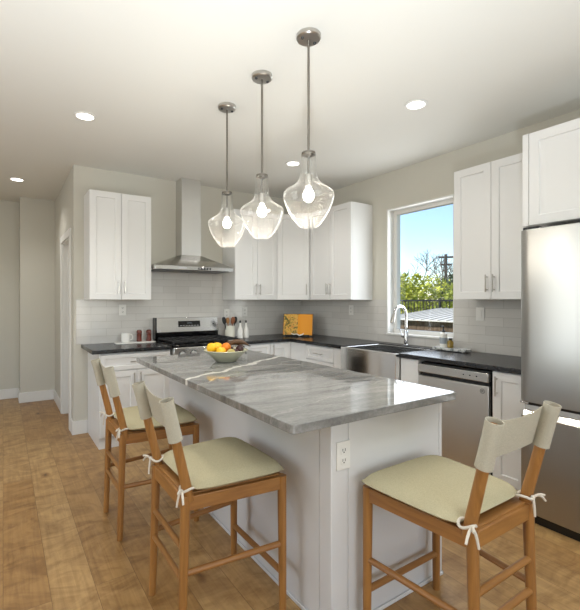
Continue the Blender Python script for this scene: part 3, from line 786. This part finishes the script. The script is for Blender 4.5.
bm = B(); lathe(bm, [(.052, 0), (.056, .004), (.056, .150), (.051, .150), (.050, .012), (0, .010)], 32)
cr = tag(build('utensil_crock', bm, M_cream), 'cream stoneware crock of cooking utensils right of the range', 'crock'); cr.location = (2.262, 4.41, ZC)
M_brownwood = wood('brown_wood', (148, 92, 58), (112, 66, 40))
def utensil(name, label, m, tip, head, base=(2.262, 4.41, ZC+.016)):
    t = thing(name, label, 'utensil', base, 0, 'utensils in the crock')
    a = Vector((tip[0]*.42, tip[1]*.42, 0)); b = Vector(tip)
    bm = B(); tube(bm, [a, b], [.005, .006], 10); build('handle', bm, m, t)
    d = (b-a).normalized(); side = d.cross(Vector((0, 1, 0))).normalized(); bm = B()
    w_, l_, th = head
    pts = [(0, .3), (.12, .75), (.4, 1), (.75, .95), (1, .55)]
    rings = []
    for f, k in pts:
        c = b+d*(l_*f-.01)
        rings.append([bm.verts.new(c+side*w_*k*sx+Vector((0, sy*th, 0))) for sx, sy in ((-1, 0), (-.6, -1), (.6, -1), (1, 0), (.6, 1), (-.6, 1))])
    for r0, r1 in zip(rings, rings[1:]):
        for k in range(6): bm.faces.new((r0[k], r0[(k+1) % 6], r1[(k+1) % 6], r1[k]))
    bm.faces.new(rings[0]); bm.faces.new(rings[-1]); build('head', bm, m, t)
utensil('spatula', 'black slotted spatula leaning left in the crock', M_black, (-.07, -.005, .165), (.026, .085, .004))
utensil('wooden_spoon', 'brown wooden spoon standing in the middle of the crock', M_brownwood, (.012, -.045, .165), (.028, .085, .007))
utensil('wooden_spoon', 'pale wooden spoon at the back of the crock', M_oak, (-.005, .04, .165), (.024, .075, .007))
utensil('serving_spoon', 'black serving spoon leaning right in the crock', M_black, (.070, .01, .165), (.026, .085, .006))
def bottle(label, x, y):
    t = thing('oil_bottle', label, 'bottle', (x, y, ZC), 0, 'white bottles by the crock')
    bm = B(); lathe(bm, [(.031, 0), (.035, .004), (.035, .078), (.030, .105), (.016, .140), (.013, .172), (.014, .182), (0, .182)], 26); build('body', bm, M_ceramic, t)
    bm = B(); lathe(bm, [(.010, .182), (.012, .198), (.007, .210), (0, .212)], 16); build('stopper', bm, M_black, t)
bottle('white ceramic bottle with black stopper, next to the crock', 2.375, 4.36)
bottle('white ceramic bottle with black stopper, farther from the crock', 2.462, 4.375)

# open cookbook on a stand, across the corner
bang = -PI/4
M_page_o = mat('orange_page', (226, 148, 24), .6); M_page = mat('page_edges', (232, 224, 205), .8)
m = mat('illustrated_page', (206, 160, 62), .6)
vo = N(m, 'ShaderNodeTexNoise'); vo.inputs['Scale'].default_value = 26; vo.inputs['Detail'].default_value = 2; vo.inputs['Distortion'].default_value = 1.5
L(m, coords(m), vo.inputs['Vector']); L(m, ramp(m, vo.outputs[0], [(.40, (84, 84, 32)), (.47, (196, 150, 58)), (.58, (214, 172, 76)), (.68, (190, 96, 40))]), P(m).inputs['Base Color'])
M_page_pic = m
BKL = (3.105, 4.185, ZC)
t = thing('book_stand', 'black easel stand holding the open cookbook in the corner', 'stand', BKL, bang)
bm = boxes((-.15, .15, -.085, .02, 0, .012), (-.15, .15, -.085, -.076, .012, .026)); build('ledge', bm, M_black, t, .002)
bm = B(); tube(bm, [(-.10, -.03, .01), (-.10, .045, .25)], .006, 8); tube(bm, [(.10, -.03, .01), (.10, .045, .25)], .006, 8); tube(bm, [(-.10, .04, .235), (.10, .04, .235)], .006, 8); build('back_frame', bm, M_black, t)
bk = thing('cookbook', 'open cookbook with orange pages on the corner stand', 'book', (BKL[0], BKL[1], ZC+.014), bang)
tilt = math.radians(17)
def bookhalf(s, m, name):
    bm = B(); n = 8; hgt, wd = .268, .182; prof = []
    for k in range(n+1):
        f = k/n; prof.append((s*wd*f, -.016-.012*math.sin(PI*min(1, f*1.5))*(1-f*.4)))
    fr = [[bm.verts.new((x, y, z)) for x, y in prof] for z in (0, hgt)]
    for k in range(n): bm.faces.new((fr[0][k], fr[0][k+1], fr[1][k+1], fr[1][k]))
    pg = build(name, bm, m, bk, smooth=60); pg.location = (0, -.05, 0); pg.rotation_euler = (-tilt, 0, 0)
    bm = B(); lo = [[bm.verts.new((x, y+.0006, z)) for x, y in prof]+[bm.verts.new((s*wd, -.002, z)), bm.verts.new((0, -.002, z))] for z in (0.0005, hgt-.0005)]
    nn = len(lo[0])
    for k in range(nn): bm.faces.new((lo[0][k], lo[0][(k+1) % nn], lo[1][(k+1) % nn], lo[1][k]))
    bm.faces.new(lo[0]); bm.faces.new(lo[1][::-1])
    b2 = build('page_block', bm, M_page, bk, smooth=60); b2.location = pg.location; b2.rotation_euler = pg.rotation_euler
bookhalf(-1, M_page_pic, 'left_page'); bookhalf(1, M_page_o, 'right_page')
cv = build('cover', boxes((-.189, .189, -.002, .003, -.004, .273)), mat('brown_cover', (84, 50, 30), .6), bk, .001); cv.location = (0, -.05, 0.004); cv.rotation_euler = (-tilt, 0, 0)
bm = B(); pts = [(-.05, -.075, .024), (-.03, -.082, .04), (0, -.084, .028), (.03, -.086, .018), (.06, -.082, .036)]
bm = B(); tube(bm, [(-.075, -.088, .042), (-.04, -.095, .030), (0, -.098, .036), (.03, -.105, .018), (.065, -.098, .030), (.085, -.09, .045)], [.006, .012, .010, .014, .013, .005], 10, flat=.6)
nk = tag(build('tea_towel', bm, M_ceramic, smooth=70), 'small crumpled white cloth lying before the cookbook', 'cloth'); nk.location = BKL; nk.rotation_euler = (0, 0, bang)

# soap by the sink
def marble_small():
    m = mat('white_marble', (214, 214, 211), .15); n = noise(m, coords(m), 14, 6, .6, 1.5)
    L(m, ramp(m, n.outputs[0], [(.38, (120, 124, 126)), (.5, (206, 208, 207)), (.7, (226, 226, 223))]), P(m).inputs['Base Color']); return m
bm = B(); prism(bm, rounded(-.055, .055, -.16, .16, .012, 4), .008, .030)
for x in (-.035, .035):
    for y in (-.13, .13): cyl(bm, (x, y, 0), (x, y, .008), .010, seg=12)
o = tag(build('soap_tray', bm, marble_small(), bevel=.003), 'white marble tray by the sink under the soap bottles', 'tray'); o.location = (3.335, 2.215, ZC)
t = thing('soap_bottle', 'white soap bottle with black pump on the marble tray', 'bottle', (3.345, 2.30, ZC+.03))
bm = B(); lathe(bm, [(.030, 0), (.033, .004), (.033, .105), (.028, .120), (.013, .128), (.013, .136), (0, .136)], 26); build('body', bm, M_ceramic, t)
bm = B(); lathe(bm, [(.0334, .03), (.0338, .03), (.0338, .085), (.0334, .085)], 26, close=False); build('label_band', bm, mat('grey_label', (150, 158, 165), .6), t)
bm = B(); lathe(bm, [(.015, .134), (.015, .150), (.006, .154), (.006, .180), (.010, .182), (.010, .190), (0, .191)], 16); box(bm, -.045, .0, -.006, .006, .182, .190); build('pump', bm, M_black, t, .001)
t = thing('soap_bottle', 'small amber bottle with black cap on the marble tray', 'bottle', (3.335, 2.225, ZC+.03))
bm = B(); lathe(bm, [(.024, 0), (.027, .004), (.027, .045), (.022, .058), (.012, .064), (.012, .070), (0, .070)], 22); build('body', bm, mat('amber_glass', (140, 116, 52), .12), t)
bm = B(); lathe(bm, [(.014, .068), (.014, .085), (0, .086)], 16); build('cap', bm, M_black, t)

# fruit bowl
ZI = .920
bx_, by_ = 1.366, 2.725
t = thing('fruit_bowl', 'pale green-grey glass bowl of fruit on the island', 'bowl', (bx_, by_, ZI))
bm = B(); lathe(bm, [(.065, 0), (.075, .003), (.130, .058), (.163, .083), (.159, .086), (.126, .064), (.070, .012), (0, .010)], 40); build('bowl_body', bm, mat('celadon_glaze', (190, 190, 166), .22), t)
bm = B(); lathe(bm, [(.066, 0), (.066, -.0005), (0, -.0005)], 24)
bm.free()
M_lemon = mat('lemon_skin', (246, 190, 26), .38); M_orange = mat('orange_skin', (228, 130, 30), .4); M_peach = mat('peach_skin', (222, 152, 84), .5)
M_fig = mat('dark_plum_skin', (58, 30, 32), .3); M_ban = mat('overripe_banana_skin', (86, 58, 32), .45); M_pear = mat('green_pear_skin', (176, 160, 92), .4)
for m in (M_lemon, M_orange):
    bump(m, noise(m, coords(m), 180, 2).outputs[0], .25, .002)
def fruit(name, label, cat, p, r, m, s=(1, 1, 1), rot=(0, 0, 0), stem=True, group='fruit in the bowl', nub=0):
    t = thing(name, label, cat, (bx_+p[0], by_+p[1], ZI+p[2]), 0, group); t.rotation_euler = rot
    bm = B(); v = 14; prof = []
    for i in range(v+1):
        a = PI*i/v; rr = r*math.sin(a); z = -r*math.cos(a)*(1+nub*(abs(math.cos(a))**8))
        prof.append((0 if i in (0, v) else rr, z))
    lathe(bm, prof, 22)
    for vt in bm.verts: vt.co = Vector((vt.co.x*s[0], vt.co.y*s[1], vt.co.z*s[2]))
    build('flesh', bm, m, t, smooth=80)
    if stem:
        bm = B(); cyl(bm, (0, 0, r*s[2]*.95), (0, 0, r*s[2]*1.10), .0035, .003, 8); build('stem', bm, M_brownwood, t)
# picture left is (-.84,.55), picture right (.84,-.55)
fruit('lemon', 'large yellow lemon on top at the left of the fruit bowl', 'lemon', (-0.035, 0.0817, 0.091), 0.041, M_lemon, (1, 1, 1.05), (.4, 1.2, 0), nub=.12)
fruit('lemon', 'yellow lemon at the left rim of the fruit bowl', 'lemon', (-.1047, .0214, .1015), .036, M_lemon, (1, 1, 1.05), (1.3, .3, 0), nub=.12)
fruit('lemon', 'golden lemon at the front left of the fruit bowl', 'lemon', (-.0650, -.0530, .0796), .035, M_orange if False else M_lemon, (1, 1, 1.05), (1.2, 1.0, 0), nub=.1)
fruit('orange', 'bright orange in the middle of the fruit bowl', 'orange', (-0.0011, -0.0054, 0.1009), 0.035, M_orange)
fruit('peach', 'pale peach low in the middle of the fruit bowl', 'peach', (-0.0087, -0.0413, 0.043), 0.031, M_peach)
fruit('pear', 'green pear at the front of the fruit bowl', 'pear', (-0.0084, -0.0921, 0.0738), 0.026, M_pear, (1, 1, 1.2), (1.2, 0, 1.0))
fruit('plum', 'dark plum at the right rim of the fruit bowl', 'plum', (0.0918, -0.0418, 0.0871), 0.03, M_fig)
fruit('plum', 'dark plum behind the orange low in the fruit bowl', 'plum', (0.0107, 0.0514, 0.0421), 0.03, M_fig)
fruit('plum', 'dark plum at the back right of the fruit bowl', 'plum', (0.0642, 0.0571, 0.0718), 0.029, M_fig)
fruit('plum', 'dark plum at the front right of the fruit bowl', 'plum', (0.042, -0.0682, 0.065), 0.028, M_fig)
def banana(label, p, rz, m, l=.13):
    t = thing('banana', label, 'banana', (bx_+p[0], by_+p[1], ZI+p[2]), rz, 'fruit in the bowl')
    pts = [(-l*.5+l*k/10, 0, -.030*((k/5-1)**2)) for k in range(11)]
    bm = B(); tube(bm, pts, [.005, .011, .015, .017, .0175, .0175, .017, .015, .012, .007, .004], 10); build('peel', bm, m, t, smooth=70)
    bm = B(); tube(bm, [pts[-1], (pts[-1][0]+.012, 0, pts[-1][2]-.004)], [.004, .003], 8); build('stem', bm, M_black, t)
banana('brown-spotted banana at the right rim of the fruit bowl', (.080, -.035, .142), -.50, M_ban, .16)
banana('dark banana lying over the back of the fruit bowl', (.085, .045, .128), -.62, M_ban, .15)

# ------------------------------------------------------------------ outside the window
M_grass = mat('grass', (92, 104, 48), .9)
n = noise(M_grass, coords(M_grass), 3, 6); L(M_grass, ramp(M_grass, n.outputs[0], [(.3, (78, 92, 40)), (.7, (120, 128, 66))]), P(M_grass).inputs['Base Color'])
struct('ground', boxes((XR+WT+.02, 70, -30, 60, -.75, -.6)), M_grass)
t = thing('garden_shed', 'low wooden shed with ribbed pale metal roof outside the window', 'shed', (8.0, 5.3, -.6))
M_board = wood('weathered_boards', (124, 104, 84), (84, 68, 54), 2, .5, .8)
bm = B(); y = -1.9
while y < 1.0:
    box(bm, -.92+random.uniform(-.004, .004), -.89, y, y+.092, 0, 1.55); y += .1
box(bm, -.89, 1.0, -1.9, 1.0, 0, 1.52)
build('board_wall', bm, M_board, t)
m = mat('pale_metal_roof', (226, 222, 212), .55)
bm = B()
def quad_roof(q, th=.02):
    a = [bm.verts.new(p) for p in q]; b_ = [bm.verts.new((p[0], p[1], p[2]-th)) for p in q]
    bm.faces.new(a); bm.faces.new(b_[::-1])
    for i in range(4): bm.faces.new((a[i], a[(i+1) % 4], b_[(i+1) % 4], b_[i]))
quad_roof([(-1.02, -2.0, 1.575), (-1.02, 1.1, 1.575), (.55, .75, 1.78), (.55, -1.7, 1.78)])
quad_roof([(.55, -1.7, 1.78), (.55, .75, 1.78), (1.1, 1.1, 1.55), (1.1, -2.0, 1.55)])
rf = build('roof', bm, m, t)
bm = B()
for k in range(16):
    y = -1.9+.19*k; y2 = -1.62+.15*k
    tube(bm, [(-1.02, y, 1.577), (.55, y2, 1.782)], .016, 6)
build('roof_ribs', bm, mat('roof_rib_grey', (186, 180, 168), .6), rf)  # ribs in a darker grey than the pale roof sheets
# black metal fence beyond the shed
t = thing('metal_fence', 'black metal fence beyond the shed', 'fence', (10.6, 7.4, -.6))
bm = boxes((-.02, .02, -4.6, 4.6, 1.935, 1.985), (-.02, .02, -4.6, 4.6, 1.40, 1.43), (-.02, .02, -4.6, 4.6, .2, .23)); build('rail', bm, M_black, t)
bm = B(); y = -4.6
while y < 4.6: box(bm, -.008, .008, y-.008, y+.008, .1, 1.95); y += .11
build('baluster', bm, M_black, t)
for y in (-4.6, -2.3, 0, 2.3, 4.6): build('post', boxes((-.03, .03, y-.03, y+.03, 0, 2.02)), M_black, t)

def leafy(name, label, loc, blobs, nleaf, size, c1, c2, seed, group):
    rnd = random.Random(seed); t = thing(name, label, 'tree', loc, 0, group)
    bm = B()
    tot = sum(b[3]*b[4]*b[5] for b in blobs)
    for (x, y, z, rx, ry, rz) in blobs:
        for _ in range(int(nleaf*rx*ry*rz/tot)):
            v = Vector((rnd.gauss(0, 1), rnd.gauss(0, 1), rnd.gauss(0, 1))).normalized()*(rnd.random()**.35)
            c = Vector((x+v.x*rx, y+v.y*ry, z+v.z*rz))
            a = Vector((rnd.gauss(0, 1), rnd.gauss(0, 1), rnd.gauss(0, .7))).normalized(); b = a.cross(Vector((rnd.gauss(0, 1), rnd.gauss(0, 1), rnd.gauss(0, 1)))).normalized()
            s = size*rnd.uniform(.6, 1.3)
            bm.faces.new([bm.verts.new(c+q) for q in (-a*s, b*s*.45, a*s, -b*s*.45)])
    m = mat(name+'_leaves', c1, .6)
    nn = noise(m, coords(m), 1.6, 6, .7); L(m, ramp(m, nn.outputs[0], [(.35, c2), (.62, c1)]), P(m).inputs['Base Color'])
    P(m).inputs['Subsurface Weight'].default_value = 0
    build('foliage', bm, m, t)
    bm = B()
    for (x, y, z, rx, ry, rz) in blobs:
        tube(bm, [(x*.6, y*.6, 0), (x*.8, y*.85, z*.6), (x, y, z+rz*.4)], [.07, .05, .02], 8)
    build('trunk', bm, mat(name+'_bark', (92, 76, 60), .9), t)
GR = 'trees outside the window'
leafy('hedge_bush', 'yellow-green leafy bush at the left behind the black fence', (12.6, 10.3, -.6), [(0, 0, 1.6, 1.3, 1.3, 1.45), (.3, .9, 1.7, 1.3, 1.3, 1.35), (.2, -.9, 1.5, 1.2, 1.2, 1.45), (0, -.3, .7, 1.4, 2.0, .8)], 9000, .085, (200, 202, 66), (132, 142, 38), 1, GR)
leafy('hedge_bush', 'yellow-green leafy bush in the middle behind the black fence', (15.9, 9.2, -.6), [(0, 0, 1.4, 1.3, 1.2, 1.35), (.2, -.8, 1.3, 1.2, 1.1, 1.2), (0, .6, 1.5, 1.2, 1.1, 1.4), (0, 0, .7, 1.3, 1.8, .8)], 8000, .085, (190, 194, 70), (122, 134, 40), 2, GR)
leafy('hedge_bush', 'darker green bush at the right behind the black fence', (13.4, 6.0, -.6), [(0, 0, 1.4, 1.2, 1.3, 1.4), (0, -1.0, 1.5, 1.2, 1.2, 1.4), (0, -2.2, 1.3, 1.2, 1.2, 1.3)], 8000, .085, (122, 140, 62), (70, 88, 36), 3, GR)
leafy('evergreen_tree', 'dark green tree beside the utility pole', (18.9, 12.3, -.6), [(0, 0, 2.3, .7, .9, 1.0), (0, -.5, 1.3, 1.0, 1.3, 1.2), (0, -.9, 2.7, .6, .7, .8)], 6000, .10, (84, 104, 56), (48, 66, 34), 4, GR)
def bare(label, loc, h, seed, spread, depth=5, r0=.07):
    rnd = random.Random(seed); t = thing('bare_tree', label, 'tree', loc, 0, GR); bt, bb = B(), B()
    def grow(p, d, ln, r, k):
        q = p+d*ln; mid = p+d*ln*.5+Vector((rnd.gauss(0, .03), rnd.gauss(0, .03), 0))*ln
        tube(bt if k == 0 else bb, [p, mid, q], [r, r*.85, r*.68], 5 if k else 8, cap=False)
        if k >= depth: return
        for _ in range(3 if k else 4):
            nd_ = (d+Vector((rnd.gauss(0, spread), rnd.gauss(0, spread), rnd.gauss(.05, .3)))).normalized()
            grow(p+d*ln*rnd.uniform(.6, 1), nd_, ln*rnd.uniform(.62, .85), r*.68, k+1)
    grow(Vector((0, 0, 0)), Vector((0, 0, 1)), h*.34, r0, 0)
    m = mat('grey_bark', (104, 94, 84), .9)
    build('trunk', bt, m, t); build('branches', bb, m, t)
bare('bare grey tree in the middle of the window view', (21.5, 16.2, -.6), 5.2, 5, .5, 6, .08)
bare('bare grey tree at the left of the window view', (19.0, 20.2, -.6), 4.6, 8, .5, 6, .08)
bare('tall bare tree at the right edge of the window view', (26.5, 13.5, -.6), 7.0, 12, .42, 6, .07)
t = thing('utility_pole', 'dark wooden utility pole with crossarms outside the window', 'pole', (25.2, 17.15, -.6))
M_pole = wood('dark_pole_wood', (74, 66, 60), (50, 44, 40))
bm = B(); cyl(bm, (0, 0, 0), (0, 0, 5.1), .13, .10, 10); build('shaft', bm, M_pole, t)
for z, l in ((4.9, .8), (4.4, .6)):
    bm = B(); box(bm, -l*.6, l*.6, -.06, .06, z-.06, z+.06); build('crossarm', bm, M_pole, t).rotation_euler = (0, 0, -.75)
for s in (-.38, 0, .38):
    bm = B(); cyl(bm, (s*.73, -s*.68, 4.95), (s*.73, -s*.68, 5.09), .035, .02, 8); build('insulator', bm, M_ceramic, t)
